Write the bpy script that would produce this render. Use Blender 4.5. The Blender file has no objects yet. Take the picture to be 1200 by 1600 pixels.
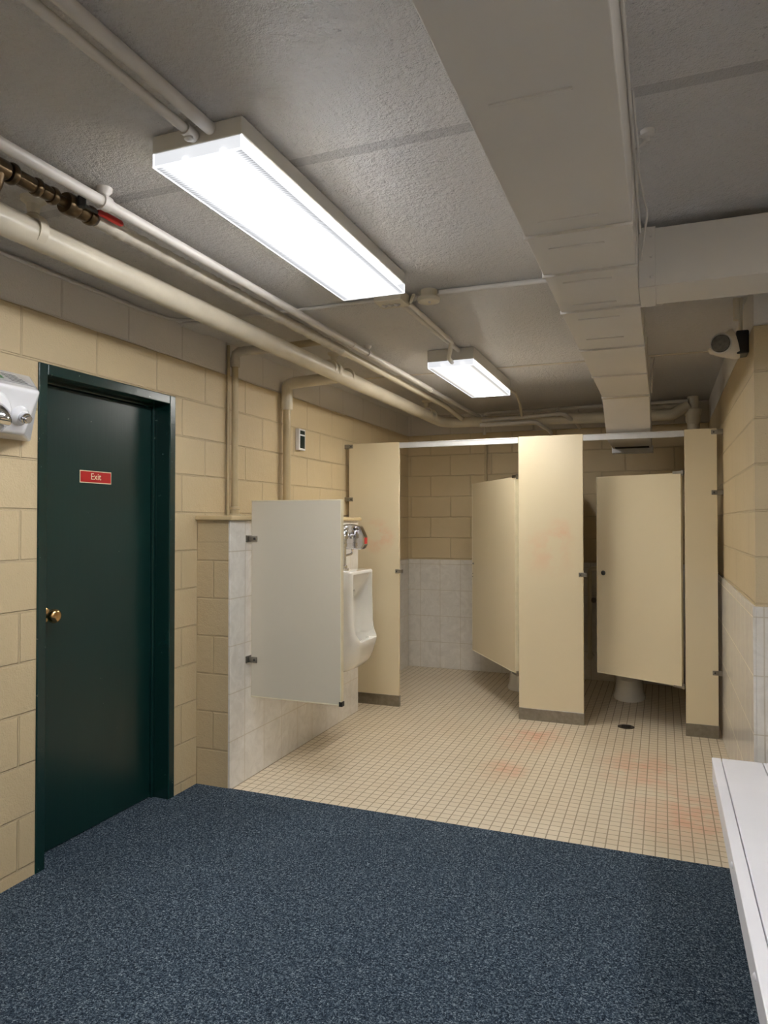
import bpy, bmesh, math, random
from mathutils import Vector, Matrix
random.seed(7)
C = bpy.context.scene.collection
SC = bpy.context.scene
# ------------------------------------------------------------------ camera
H = 1.405
cam_d = bpy.data.cameras.new('camera'); cam = bpy.data.objects.new('camera', cam_d); C.objects.link(cam)
cam_d.sensor_fit = 'HORIZONTAL'; cam_d.sensor_width = 36; cam_d.lens = 1110 / 1200 * 36
cam_d.clip_start = 0.02
cam.location = (0, 0, H); cam.rotation_euler = (math.radians(90.83), 0, math.radians(21.4))
SC.camera = cam
# ------------------------------------------------------------------ world, exposure
w = bpy.data.worlds.new('world'); SC.world = w; w.use_nodes = True
w.node_tree.nodes['Background'].inputs[0].default_value = (0.9, 0.93, 1, 1)
w.node_tree.nodes['Background'].inputs[1].default_value = 0.02
SC.view_settings.view_transform = 'Standard'; SC.view_settings.look = 'None'
SC.view_settings.gamma = 1; SC.view_settings.use_curve_mapping = False
SC.view_settings.exposure = 2.48
LAMP = 10.5           # glow of the fluorescent lenses
LAMP_COL = (0.98, 0.995, 1.03)      # the near lamps are a cool white
LAMP_WARM = (1.0, 0.965, 0.90)      # the far lamp a little warmer

# ------------------------------------------------------------------ materials
def srgb(r, g, b):
    f = lambda c: (c/255/12.92) if c/255 <= .04045 else ((c/255+.055)/1.055)**2.4
    return (f(r), f(g), f(b), 1)
class NT:
    def __init__(s, name):
        s.m = bpy.data.materials.new(name); s.m.use_nodes = True
        s.t = s.m.node_tree; s.n = s.t.nodes; s.b = s.n['Principled BSDF']; s.out = s.n['Material Output']
    def new(s, k, **kw):
        nd = s.n.new(k)
        for a, v in kw.items(): setattr(nd, a, v)
        return nd
    def link(s, a, b): s.t.links.new(a, b)
    def val(s, x, sock):
        if isinstance(x, (int, float)): sock.default_value = x
        elif isinstance(x, tuple): sock.default_value = x
        else: s.link(x, sock)
    def math(s, op, a, b=0.0, c=None):
        nd = s.new('ShaderNodeMath', operation=op)
        s.val(a, nd.inputs[0]); s.val(b, nd.inputs[1])
        if c is not None: s.val(c, nd.inputs[2])
        return nd.outputs[0]
    def pos(s):
        return s.new('ShaderNodeNewGeometry').outputs['Position']
    def obj(s): return s.new('ShaderNodeTexCoord').outputs['Object']
    def sep(s, v):
        nd = s.new('ShaderNodeSeparateXYZ'); s.link(v, nd.inputs[0]); return nd.outputs
    def comb(s, x, y, z=0.0):
        nd = s.new('ShaderNodeCombineXYZ'); s.val(x, nd.inputs[0]); s.val(y, nd.inputs[1]); s.val(z, nd.inputs[2]); return nd.outputs[0]
    def noise(s, v, scale, detail=4, rough=.55, dist=0):
        nd = s.new('ShaderNodeTexNoise'); s.link(v, nd.inputs['Vector'])
        nd.inputs['Scale'].default_value = scale; nd.inputs['Detail'].default_value = detail
        nd.inputs['Roughness'].default_value = rough; nd.inputs['Distortion'].default_value = dist
        return nd.outputs[0]
    def ramp(s, f, stops):
        nd = s.new('ShaderNodeValToRGB'); s.link(f, nd.inputs[0]); e = nd.color_ramp.elements
        while len(e) < len(stops): e.new(.5)
        for i, (p, c) in enumerate(stops):
            e[i].position = p; e[i].color = c if isinstance(c, tuple) else (c, c, c, 1)
        return nd.outputs[0]
    def mix(s, f, a, b, mode='MIX'):
        nd = s.new('ShaderNodeMix', data_type='RGBA', blend_type=mode)
        s.val(f, nd.inputs[0]); s.val(a, nd.inputs[6]); s.val(b, nd.inputs[7]); return nd.outputs[2]
    def bump(s, h, strength, dist=.01, normal=None):
        nd = s.new('ShaderNodeBump'); nd.inputs['Strength'].default_value = strength; nd.inputs['Distance'].default_value = dist
        s.val(h, nd.inputs['Height'])
        if normal: s.link(normal, nd.inputs['Normal'])
        return nd.outputs[0]
    def brick(s, v, bw, rh, mortar, offset=.5, smooth=.3):
        nd = s.new('ShaderNodeTexBrick'); s.link(v, nd.inputs['Vector'])
        nd.offset = offset; nd.offset_frequency = 2; nd.squash = 1
        for k, x in (('Scale', 1), ('Mortar Size', mortar), ('Mortar Smooth', smooth), ('Brick Width', bw), ('Row Height', rh), ('Bias', 0)):
            nd.inputs[k].default_value = x
        nd.inputs['Color1'].default_value = (0, 0, 0, 1); nd.inputs['Color2'].default_value = (1, 1, 1, 1); nd.inputs['Mortar'].default_value = (.5, .5, .5, 1)
        return nd.outputs['Fac'], nd.outputs['Color']
    def done(s, col=None, rough=None, normal=None, metal=None, spec=None, coat=None):
        b = s.b.inputs
        if col is not None: s.val(col, b['Base Color'])
        if rough is not None: s.val(rough, b['Roughness'])
        if normal is not None: s.link(normal, b['Normal'])
        if metal is not None: b['Metallic'].default_value = metal
        if spec is not None: b['Specular IOR Level'].default_value = spec
        if coat is not None: b['Coat Weight'].default_value = coat; b['Coat Roughness'].default_value = .15
        return s.m

def plain(name, col, rough=.5, metal=0, var=.06, scale=8, bump=.0, bscale=60, coat=None, spec=None):
    t = NT(name); p = t.obj()
    n = t.noise(p, scale, 4)
    dark = tuple(c*(1-var*2) for c in col[:3]) + (1,)
    lite = tuple(min(1, c*(1+var)) for c in col[:3]) + (1,)
    c = t.ramp(n, [(.3, dark), (.7, lite)])
    nr = t.bump(t.noise(p, bscale, 3), bump, .004) if bump else None
    return t.done(c, rough, nr, metal, coat=coat, spec=spec)

WALLC = srgb(208, 188, 150); BANDC = srgb(226, 220, 212)
def block_mat(name, axis, off, zoff=.055, bw=.4, band=True, col=WALLC, extra=None, mort=.006):
    """painted concrete block: axis = world axis the courses run along"""
    t = NT(name); p = t.pos(); x, y, z = t.sep(p)
    u = x if axis == 'x' else y
    v = t.comb(t.math('ADD', u, 40*bw - off), t.math('ADD', z, 4 - zoff))
    wob = t.noise(p, 9, 2)
    fac, _ = t.brick(v, bw, .2, mort, smooth=.5)
    if extra is not None:
        g = t.math('LESS_THAN', t.math('ABSOLUTE', t.math('SUBTRACT', z, extra)), .006)
        fac = t.math('MAXIMUM', fac, g)
    big = t.noise(p, 2.2, 3); fine = t.noise(p, 140, 4, .6); mid = t.noise(p, 26, 5, .65)
    c1 = t.mix(t.ramp(big, [(.3, 0.0), (.7, 1.0)]), tuple(k*.92 for k in col[:3]) + (1,), col)
    if band:
        edge = t.math('ADD', z, t.math('MULTIPLY', t.math('SUBTRACT', t.noise(p, 7, 3), .5), .012))
        c1 = t.mix(t.math('GREATER_THAN', edge, 2.252), c1, BANDC)
    pits = t.ramp(t.noise(p, 75, 3, .7), [(.24, 1.0), (.3, 0.0)])
    c1 = t.mix(t.math('MULTIPLY', pits, .5), c1, (.12, .09, .06, 1))
    c2 = t.mix(t.math('MULTIPLY', fac, .14), c1, (.22, .17, .11, 1))
    h = t.math('SUBTRACT', t.math('ADD', t.math('MULTIPLY', fine, .5), t.math('MULTIPLY', mid, .8)), t.math('MULTIPLY', fac, 3.0))
    return t.done(c2, .40, t.bump(h, .7, .006), spec=.45)

def tile_mat(name, axis, off, bw=.2, rh=.25):
    t = NT(name); p = t.pos(); x, y, z = t.sep(p); u = x if axis == 'x' else y
    v = t.comb(t.math('ADD', u, 40*bw - off), t.math('ADD', z, 0.0))
    fac, rnd = t.brick(v, bw, rh, .0025, offset=0, smooth=.1)
    m = t.noise(p, 9, 6, .7, 1.6)
    c = t.ramp(m, [(.3, srgb(210, 205, 196)), (.5, srgb(220, 215, 206)), (.72, srgb(230, 226, 218))])
    c = t.mix(t.math('MULTIPLY', fac, .75), c, srgb(184, 172, 150))
    return t.done(c, t.math('ADD', .16, t.math('MULTIPLY', fac, .5)), t.bump(t.math('MULTIPLY', fac, -1), .5, .002))

def floor_mat():
    t = NT('mosaic_floor_tile'); p = t.pos(); x, y, z = t.sep(p)
    v = t.comb(t.math('ADD', x, 20), t.math('ADD', y, 20))
    fac, rnd = t.brick(v, .0508, .0508, .0028, offset=0, smooth=.1)
    cell = t.new('ShaderNodeTexVoronoi'); t.link(v, cell.inputs['Vector']); cell.inputs['Scale'].default_value = 19.7
    base = t.mix(t.math('MULTIPLY', rnd, .35), srgb(222, 208, 184), srgb(210, 194, 168))
    big = t.noise(p, 1.4, 3)
    base = t.mix(t.math('MULTIPLY', t.ramp(big, [(.4, 0.0), (.7, 1.0)]), .35), base, srgb(196, 172, 138))
    # faint pink-orange reflections painted into the tile colour
    refl = None
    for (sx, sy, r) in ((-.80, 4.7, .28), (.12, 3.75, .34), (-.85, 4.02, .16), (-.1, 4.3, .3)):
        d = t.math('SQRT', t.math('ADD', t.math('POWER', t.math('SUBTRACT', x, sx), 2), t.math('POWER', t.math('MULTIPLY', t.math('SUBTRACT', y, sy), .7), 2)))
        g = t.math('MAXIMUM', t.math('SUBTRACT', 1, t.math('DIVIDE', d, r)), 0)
        refl = g if refl is None else t.math('MAXIMUM', refl, g)
    refl = t.math('MULTIPLY', refl, t.ramp(t.noise(p, 6, 4), [(.35, 0.0), (.65, .9)]))
    base = t.mix(t.math('MULTIPLY', refl, .8), base, srgb(222, 140, 105))
    c = t.mix(t.math('MULTIPLY', fac, .8), base, srgb(146, 130, 104))
    rg = t.math('ADD', .3, t.math('MULTIPLY', fac, .4))
    return t.done(c, rg, t.bump(t.math('MULTIPLY', fac, -1), .5, .002))

def carpet_mat():
    t = NT('blue_carpet'); p = t.pos()
    n1 = t.noise(p, 190, 3, .8, .6); n2 = t.noise(p, 90, 3, .7); n3 = t.noise(p, 1.3, 2)
    f = t.math('ADD', t.math('MULTIPLY', n1, .75), t.math('MULTIPLY', n2, .25))
    c = t.ramp(f, [(.40, srgb(24, 34, 46)), (.48, srgb(52, 68, 84)), (.54, srgb(92, 110, 126)), (.64, srgb(186, 198, 206))])
    c = t.mix(t.math('MULTIPLY', t.ramp(n3, [(.35, 0.0), (.7, 1.0)]), .16), c, srgb(34, 46, 62))
    return t.done(c, .95, t.bump(f, 1.0, .012), spec=.15)

def ceiling_mat():
    t = NT('painted_ceiling'); p = t.pos(); x, y, z = t.sep(p)
    f = t.noise(p, 110, 4, .65); m = t.noise(p, 34, 5, .7); b = t.noise(p, 1.6, 4)
    c = t.mix(b, srgb(218, 214, 210), srgb(232, 228, 224))
    speck = t.ramp(t.noise(p, 60, 4, .75), [(.3, 1.0), (.38, 0.0)])
    patch = t.ramp(t.noise(p, 2.2, 2), [(.5, 0.0), (.6, 1.0)])
    c = t.mix(t.math('MULTIPLY', t.math('MULTIPLY', speck, patch), .5), c, srgb(96, 92, 88))
    j = None
    for y0, hw in ((1.80, .022), (-.35, .022)):
        g = t.math('LESS_THAN', t.math('ABSOLUTE', t.math('SUBTRACT', y, y0)), hw); j = g if j is None else t.math('MAXIMUM', j, g)
    c = t.mix(t.math('MULTIPLY', j, .30), c, srgb(110, 106, 102))
    h = t.math('SUBTRACT', t.math('ADD', t.math('MULTIPLY', f, .6), t.math('MULTIPLY', m, 1.3)), t.math('MULTIPLY', j, .5))
    return t.done(c, .34, t.bump(h, 1.0, .018), spec=.5)

def laminate(name, col, pink_spots=None):
    t = NT(name); p = t.pos(); x, y, z = t.sep(p)
    n = t.noise(p, 1.7, 3)
    c = t.mix(t.math('MULTIPLY', n, .5), col, tuple(k*.93 for k in col[:3]) + (1,))
    if pink_spots:
        for sx, sz, r, a in pink_spots:
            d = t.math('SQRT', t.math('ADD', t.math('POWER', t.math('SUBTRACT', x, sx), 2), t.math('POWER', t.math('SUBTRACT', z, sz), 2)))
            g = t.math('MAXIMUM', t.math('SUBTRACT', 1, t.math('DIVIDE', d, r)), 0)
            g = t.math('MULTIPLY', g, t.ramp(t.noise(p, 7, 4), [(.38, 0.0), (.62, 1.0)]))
            c = t.mix(t.math('MULTIPLY', g, a), c, srgb(232, 128, 92))  # pink-orange blotches mixed into the laminate colour
    return t.done(c, .24, t.bump(t.noise(p, 5, 2), .05, .01), spec=.5)

def emit(name, strength, ribs=False, colr=LAMP_COL):
    t = NT(name)
    e = t.new('ShaderNodeEmission'); e.inputs[0].default_value = colr + (1,)
    if ribs:      # two tubes glow through the prismatic lens, ribs across it
        o = t.obj(); x, y, z = t.sep(o)
        g = None
        for cx in (-.05, .05):
            d = t.math('DIVIDE', t.math('SUBTRACT', x, cx), .037)
            k = t.math('DIVIDE', 1, t.math('ADD', 1, t.math('POWER', t.math('ABSOLUTE', d), 8)))
            g = k if g is None else t.math('ADD', g, k)
        rib = t.math('ADD', .8, t.math('MULTIPLY', t.math('SINE', t.math('MULTIPLY', y, 600)), .2))
        s_ = t.math('MULTIPLY', t.math('MINIMUM', g, 1.0), strength)
        s_ = t.math('MULTIPLY', t.math('ADD', s_, .115), rib)
        t.link(s_, e.inputs[1])
    else: e.inputs[1].default_value = strength
    t.link(e.outputs[0], t.out.inputs[0]); return t.m

def door_mat():
    t = NT('dark_green_gloss_paint'); p = t.pos(); x, y, z = t.sep(p)
    c = t.mix(t.noise(p, 3, 3), srgb(10, 40, 38), srgb(16, 50, 46))
    sc = t.noise(p, 28, 3, .6, 2.5)
    low = t.ramp(z, [(.15, 1.0), (.75, .0)])
    v = t.comb(t.math('MULTIPLY', y, 14), t.math('MULTIPLY', z, 26), 0.0)
    k = t.ramp(t.noise(v, 1.6, 6, .75), [(.69, 0.0), (.70, 1.0)])
    c = t.mix(t.math('MULTIPLY', k, .6), c, srgb(160, 165, 155))
    return t.done(c, .3, t.bump(t.noise(t.comb(t.math('MULTIPLY', y, 30), t.math('MULTIPLY', z, 2)), 2, 3), .08, .006), spec=.5)
def frame_mat():
    t = NT('chipped_green_frame_paint'); p = t.pos(); x, y, z = t.sep(p)
    c = t.mix(t.noise(p, 3, 3), srgb(10, 40, 38), srgb(16, 50, 46))
    k = t.ramp(t.noise(p, 45, 4, .7), [(.68, 0.0), (.70, 1.0)])
    c = t.mix(t.math('MULTIPLY', k, .5), c, srgb(165, 165, 150))
    return t.done(c, .24, t.bump(t.noise(p, 40, 3), .2, .003), spec=.6)

M = {}
M['wall_y'] = block_mat('painted_block_side', 'y', 2.06+.2)
M['wall_x'] = block_mat('painted_block_back', 'x', .1)
M['pier'] = block_mat('painted_block_pier', 'x', -2.33, zoff=.2, bw=.21, band=False, col=srgb(196, 176, 140), extra=1.3, mort=.006)
M['tile_y'] = tile_mat('marbled_tile_side', 'y', 3.335)
M['tile_x'] = tile_mat('marbled_tile_back', 'x', -2.2)
M['floor'] = floor_mat(); M['carpet'] = carpet_mat(); M['ceiling'] = ceiling_mat()
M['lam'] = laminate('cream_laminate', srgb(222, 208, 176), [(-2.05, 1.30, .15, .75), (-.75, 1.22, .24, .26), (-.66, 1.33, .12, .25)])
M['lam_grey'] = laminate('grey_cream_laminate', srgb(208, 199, 180))
M['edge'] = plain('cream_edge_trim', srgb(225, 215, 185), .3)
M['steel'] = plain('brushed_steel', srgb(150, 146, 138), .3, 1, .1, 30)
M['alu'] = plain('aluminium', srgb(205, 205, 205), .35, 0.3, .03, 20)
M['darksteel'] = plain('dark_metal', srgb(86, 86, 86), .35, .8, .1, 30)
M['chrome'] = plain('chrome', srgb(215, 215, 218), .08, 1, .02, 10)
M['porcelain'] = plain('porcelain', srgb(236, 233, 224), .08, 0, .01, 3, coat=.6)
M['pipe'] = plain('painted_pipe', srgb(218, 208, 186), .35, 0, .05, 6, .12, 40)
M['pipe_beige'] = plain('beige_painted_pipe', srgb(190, 172, 135), .38, 0, .06, 6, .15, 40)
M['pipe_white'] = plain('white_painted_pipe', srgb(212, 206, 198), .35, 0, .04, 6, .1, 40)
M['lag'] = plain('painted_lagging', srgb(200, 192, 176), .5, 0, .08, 14, .9, 22)
M['brass'] = plain('old_brass', srgb(104, 86, 62), .32, .85, .22, 18)
M['knob'] = plain('brass_knob', srgb(196, 160, 110), .22, 1, .05, 10)
M['duct'] = plain('painted_duct', srgb(214, 209, 202), .45, 0, .03, 2, .05, 6)
M['duct_far'] = plain('painted_duct_drop', srgb(214, 204, 186), .45, 0, .03, 2, .05, 6)
M['seam'] = plain('duct_seam', srgb(150, 144, 136), .5)
M['housing'] = plain('lamp_housing', srgb(212, 208, 200), .4, 0, .02)
M['white'] = plain('white_enamel', srgb(232, 232, 234), .18, 0, .01, 3, coat=.4)
M['bench'] = plain('white_bench_paint', srgb(244, 243, 247), .35, 0, .02, 3)
M['black'] = plain('black_plastic', srgb(22, 22, 24), .4)
M['dark'] = plain('dark_void', srgb(16, 14, 12), .8)
M['red'] = plain('red_plastic', srgb(190, 40, 34), .35)
M['redsign'] = plain('red_sign', srgb(188, 26, 26), .35, 0, .02)
M['cream'] = plain('cream_sign_print', srgb(238, 226, 190), .4, 0, .01)
M['green'] = plain('green_print', srgb(30, 130, 60), .4, 0, .15, 60)
M['greyprint'] = plain('grey_label', srgb(188, 190, 192), .4, 0, .03)
M['greytext'] = plain('grey_text', srgb(128, 130, 132), .5)
M['cap'] = plain('painted_wall_cap', srgb(205, 184, 142), .4, 0, .05, 8, .2, 60)
M['door'] = door_mat(); M['frame'] = frame_mat()
M['drain'] = plain('drain_metal', srgb(96, 86, 76), .4, .8)
M['glassgrey'] = plain('grey_lens', srgb(120, 118, 114), .2, .3, .2, 60)
M['screen'] = plain('dark_green_glass', srgb(36, 48, 44), .12, 0, .1)
M['emit_flat'] = emit('lamp_glow', LAMP, True); M['emit_flat_warm'] = emit('warm_lamp_glow', LAMP*.85, True, LAMP_WARM)
M['tube'] = emit('tube_glow', LAMP*2.4); M['tube_warm'] = emit('warm_tube_glow', LAMP*2.2, False, LAMP_WARM)
M['emit_rim'] = emit('lens_rim_glow', .22)
def clear_lens(name, opaque, glow):
    t = NT(name); tr = t.new('ShaderNodeBsdfTransparent'); tr.inputs[0].default_value = (.96, .96, .96, 1)
    e = t.new('ShaderNodeEmission'); e.inputs[0].default_value = LAMP_COL + (1,)
    y = t.sep(t.obj())[1]
    e.inputs[1].default_value = glow
    x = t.new('ShaderNodeMixShader'); x.inputs[0].default_value = opaque
    t.link(tr.outputs[0], x.inputs[1]); t.link(e.outputs[0], x.inputs[2]); t.link(x.outputs[0], t.out.inputs[0]); return t.m
M['clear_lens'] = clear_lens('clear_side_lens', .5, .16); M['end_lens'] = clear_lens('frosted_end_lens', .96, .15)

# ------------------------------------------------------------------ mesh helpers
def obj(name, bm, mat, parent=None, smooth=False, bevel=0, seg=2, loc=None):
    me = bpy.data.meshes.new(name); bmesh.ops.recalc_face_normals(bm, faces=bm.faces); bm.to_mesh(me); bm.free()
    o = bpy.data.objects.new(name, me); C.objects.link(o)
    for m in (mat if isinstance(mat, (list, tuple)) else [mat]): me.materials.append(m)
    if smooth:
        for p in me.polygons: p.use_smooth = True
        try: me.set_sharp_from_angle(angle=math.radians(40))
        except Exception: pass
    if bevel:
        b = o.modifiers.new('bevel', 'BEVEL'); b.width = bevel; b.segments = seg; b.limit_method = 'ANGLE'; b.angle_limit = math.radians(40)
        b.harden_normals = False
    if parent:
        o.parent = parent
        o.location = (0, 0, 0) if parent.parent else -parent.location
    return o
def thing(name, label, cat, loc=(0, 0, 0), group=None):
    o = bpy.data.objects.new(name, None); C.objects.link(o); o.empty_display_size = .05
    o.location = loc; o['label'] = label; o['category'] = cat
    if group: o['group'] = group
    return o
def tag(o, label, cat, group=None):
    o['label'] = label; o['category'] = cat
    if group: o['group'] = group
    return o
def struct(o): o['kind'] = 'structure'; return o
def BM(): return bmesh.new()
def box(bm, x0, x1, y0, y1, z0, z1, mi=0):
    v = [bm.verts.new(p) for p in ((x0,y0,z0),(x1,y0,z0),(x1,y1,z0),(x0,y1,z0),(x0,y0,z1),(x1,y0,z1),(x1,y1,z1),(x0,y1,z1))]
    for f in ((0,3,2,1),(4,5,6,7),(0,1,5,4),(1,2,6,5),(2,3,7,6),(3,0,4,7)):
        bm.faces.new([v[i] for i in f]).material_index = mi
    return bm
def fillet(pts, r, n=7):
    """round the inner corners of a polyline"""
    pts = [Vector(p) for p in pts]; out = [pts[0]]
    for i in range(1, len(pts)-1):
        a, b, c = pts[i-1], pts[i], pts[i+1]
        d1 = (a-b).normalized(); d2 = (c-b).normalized()
        ang = d1.angle(d2)
        if ang > math.pi-.02: out.append(b); continue
        t = min(r/math.tan(ang/2), (a-b).length*.48, (c-b).length*.48)
        p0, p1 = b+d1*t, b+d2*t
        for k in range(n+1):
            s = k/n; out.append((1-s)**2*p0 + 2*s*(1-s)*b + s*s*p1)
    out.append(pts[-1]); return out
def tube(bm, pts, r, n=18, wob=0, caps=True):
    pts = [Vector(p) for p in pts]
    rs = r if isinstance(r, (list, tuple)) else [r]*len(pts)
    t0 = (pts[1]-pts[0]).normalized()
    up = Vector((0, 0, 1)) if abs(t0.z) < .9 else Vector((1, 0, 0))
    nrm = (up - t0*up.dot(t0)).normalized(); rings = []
    for i, p in enumerate(pts):
        if i == 0: t = t0
        elif i == len(pts)-1: t = (pts[i]-pts[i-1]).normalized()
        else: t = ((pts[i]-pts[i-1]).normalized() + (pts[i+1]-pts[i]).normalized()).normalized()
        nrm = (nrm - t*nrm.dot(t)).normalized(); bn = t.cross(nrm)
        rr = rs[i]*(1+random.uniform(-wob, wob))
        rings.append([bm.verts.new(p + (nrm*math.cos(a)+bn*math.sin(a))*rr*(1+random.uniform(-wob, wob)*.4)) for a in [2*math.pi*k/n for k in range(n)]])
    for a, b in zip(rings, rings[1:]):
        for k in range(n): bm.faces.new((a[k], a[(k+1) % n], b[(k+1) % n], b[k]))
    if caps: bm.faces.new(rings[0][::-1]); bm.faces.new(rings[-1])
    return bm
def lathe(bm, prof, base, axis, n=28):
    """prof = [(r, h)] turned round the axis starting at base"""
    axis = Vector(axis).normalized(); base = Vector(base)
    up = Vector((0, 0, 1)) if abs(axis.z) < .9 else Vector((1, 0, 0))
    a = (up - axis*up.dot(axis)).normalized(); b = axis.cross(a); rings = []
    for r, h in prof:
        r = max(r, 1e-4)
        rings.append([bm.verts.new(base + axis*h + (a*math.cos(t)+b*math.sin(t))*r) for t in [2*math.pi*k/n for k in range(n)]])
    for p, q in zip(rings, rings[1:]):
        for k in range(n): bm.faces.new((p[k], p[(k+1) % n], q[(k+1) % n], q[k]))
    bm.faces.new(rings[0][::-1]); bm.faces.new(rings[-1]); return bm
def loft(bm, secs, caps=True):
    rings = [[bm.verts.new(p) for p in s] for s in secs]; n = len(rings[0])
    for p, q in zip(rings, rings[1:]):
        for k in range(n): bm.faces.new((p[k], p[(k+1) % n], q[(k+1) % n], q[k]))
    if caps: bm.faces.new(rings[0][::-1]); bm.faces.new(rings[-1])
    return bm
def rrect(x0, x1, y0, y1, z, r=.03, n=5):
    """rounded rectangle ring in plan"""
    r = min(r, (x1-x0)*.49, (y1-y0)*.49); out = []
    for cx, cy, a0 in ((x1-r, y1-r, 0), (x0+r, y1-r, 90), (x0+r, y0+r, 180), (x1-r, y0+r, 270)):
        for k in range(n+1):
            a = math.radians(a0+90*k/n); out.append((cx+r*math.cos(a), cy+r*math.sin(a), z))
    return out
def cut(o, cutters):
    for c in cutters:
        m = o.modifiers.new('cut', 'BOOLEAN'); m.operation = 'DIFFERENCE'; m.object = c; m.solver = 'EXACT'
    dg = bpy.context.evaluated_depsgraph_get(); me = bpy.data.meshes.new_from_object(o.evaluated_get(dg))
    o.modifiers.clear(); old = o.data; o.data = me
    for c in cutters: bpy.data.objects.remove(c, do_unlink=True)
    return o

# ------------------------------------------------------------------ room shell
XL, XR, YB, ZC = -2.33, .37, 6.6, 2.44
YC = 3.42            # where the stall-side wall turns the corner
YF, XR2 = -2.6, 2.7  # the part of the room behind and beside the photographer
DY0, DY1, DZ = 2.14, 3.0, 2.05
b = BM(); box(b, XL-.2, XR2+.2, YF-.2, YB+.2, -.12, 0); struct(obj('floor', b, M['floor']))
b = BM(); box(b, XL-.2, XR2+.2, YF-.2, YB+.2, ZC, ZC+.12); struct(obj('ceiling', b, M['ceiling']))
b = BM()
box(b, XL-.2, XL, YF-.2, DY0, 0, ZC); box(b, XL-.2, XL, DY1, YB, 0, ZC); box(b, XL-.2, XL, DY0, DY1, DZ, ZC)
struct(obj('wall_left', b, M['wall_y']))
b = BM(); box(b, XL-.2, XR+.2, YB, YB+.2, 0, ZC); struct(obj('wall_back', b, M['wall_x']))
b = BM(); box(b, XR, XR+.2, YC, YB, 0, ZC); struct(obj('wall_right', b, M['wall_y']))
b = BM(); box(b, XR+.0005, XR2, YC-.001, YC+.2, 0, ZC); struct(obj('wall_right_return', b, M['wall_x']))
b = BM(); box(b, XR2, XR2+.2, YF, YC+.2, 0, ZC); struct(obj('wall_right_near', b, M['wall_y']))
b = BM(); box(b, XL-.2, XR2+.2, YF-.2, YF, 0, ZC); struct(obj('wall_front', b, M['wall_x']))
# tile wainscots
b = BM(); box(b, XL, XR, YB-.012, YB, 0, 1.045); struct(obj('trim_1', b, M['tile_x'], bevel=.002))
b = BM(); box(b, XR-.012, XR, YC-.012, YB-.012, 0, 1.045); struct(obj('trim_2', b, M['tile_y'], bevel=.002))
b = BM(); box(b, XR, XR2, YC-.013, YC-.001, 0, 1.045); struct(obj('trim_3', b, M['tile_x'], bevel=.002))
b = BM(); box(b, XL, XL+.012, 4.89, YB-.012, 0, 1.045); struct(obj('trim_4', b, M['tile_y'], bevel=.002))
# ceiling boards: flat board joints running across
b = BM(); box(b, XL, -1.09, 3.045, 3.245, ZC-.014, ZC); struct(obj('trim_5', b, M['ceiling'], bevel=.003))
b = BM(); box(b, -1.06, XR, 3.055, 3.245, ZC-.008, ZC); struct(obj('trim_6', b, M['ceiling'], bevel=.003))
b = BM(); box(b, XL, XR, 4.685, 4.71, ZC-.006, ZC); struct(obj('trim_7', b, M['duct_far'], bevel=.002))
# low wall behind the urinal
PX, PY0, PY1, PZ = -2.12, 3.19, 4.88, 1.415
b = BM(); box(b, XL, PX-.012, PY0, PY1, 0, PZ); lw = obj('wall_low', b, M['pier']); struct(lw)
b = BM(); box(b, PX-.012, PX, PY0+.001, PY1, 0, PZ); struct(obj('wall_low_tiles', b, M['tile_y'], lw, bevel=.002))
b = BM(); box(b, XL, PX+.02, PY0-.02, PY1+.02, PZ, PZ+.026); struct(obj('wall_low_cap', b, M['cap'], lw, bevel=.007))

# carpet
b = BM(); box(b, XL, XR2, YF, 3.2, 0, .009)
tag(obj('carpet', b, M['carpet'], bevel=.004), 'dark blue speckled carpet covering the near half of the floor', 'carpet')

# ------------------------------------------------------------------ exit door
d = BM(); fx = XL+.006; FW = .045
box(d, XL-.15, fx, DY0, DY0+FW, 0, DZ); box(d, XL-.15, fx, DY1-FW, DY1, 0, DZ); box(d, XL-.15, fx, DY0+FW, DY1-FW, DZ-FW, DZ)
box(d, XL-.15, XL-.085, DY0+FW, DY0+FW+.014, 0, DZ-FW); box(d, XL-.15, XL-.085, DY1-FW-.014, DY1-FW, 0, DZ-FW)
box(d, XL-.15, XL-.085, DY0+FW+.014, DY1-FW-.014, DZ-FW-.014, DZ-FW)
lx = XL-.10
dl = BM(); box(dl, lx-.045, lx, DY0+FW+.016, DY1-FW-.016, .014, DZ-FW-.016)
door = struct(obj('door_1', dl, M['door'], bevel=.003))
struct(obj('door_frame', d, M['frame'], door, bevel=.004))
k = BM(); ky, kz = DY0+FW+.085, 1.013
lathe(k, [(.031, 0), (.033, .004), (.028, .008), (.012, .01), (.011, .035), (.02, .04), (.029, .05), (.031, .062), (.027, .072), (.016, .078), (0, .079)], (lx, ky, kz), (1, 0, 0))
struct(obj('door_handle', k, M['knob'], door, smooth=True))
b = BM(); box(b, XL-.22, XL-.151, DY0-.1, DY1+.1, 0, DZ+.1); struct(obj('wall_behind_door', b, M['dark']))
b = BM(); box(b, XL-.15, XL-.001, DY0+FW+.001, DY1-FW-.001, .0005, .009); struct(obj('door_carpet', b, M['carpet'], door))  # the carpet carried on into the door opening
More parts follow.
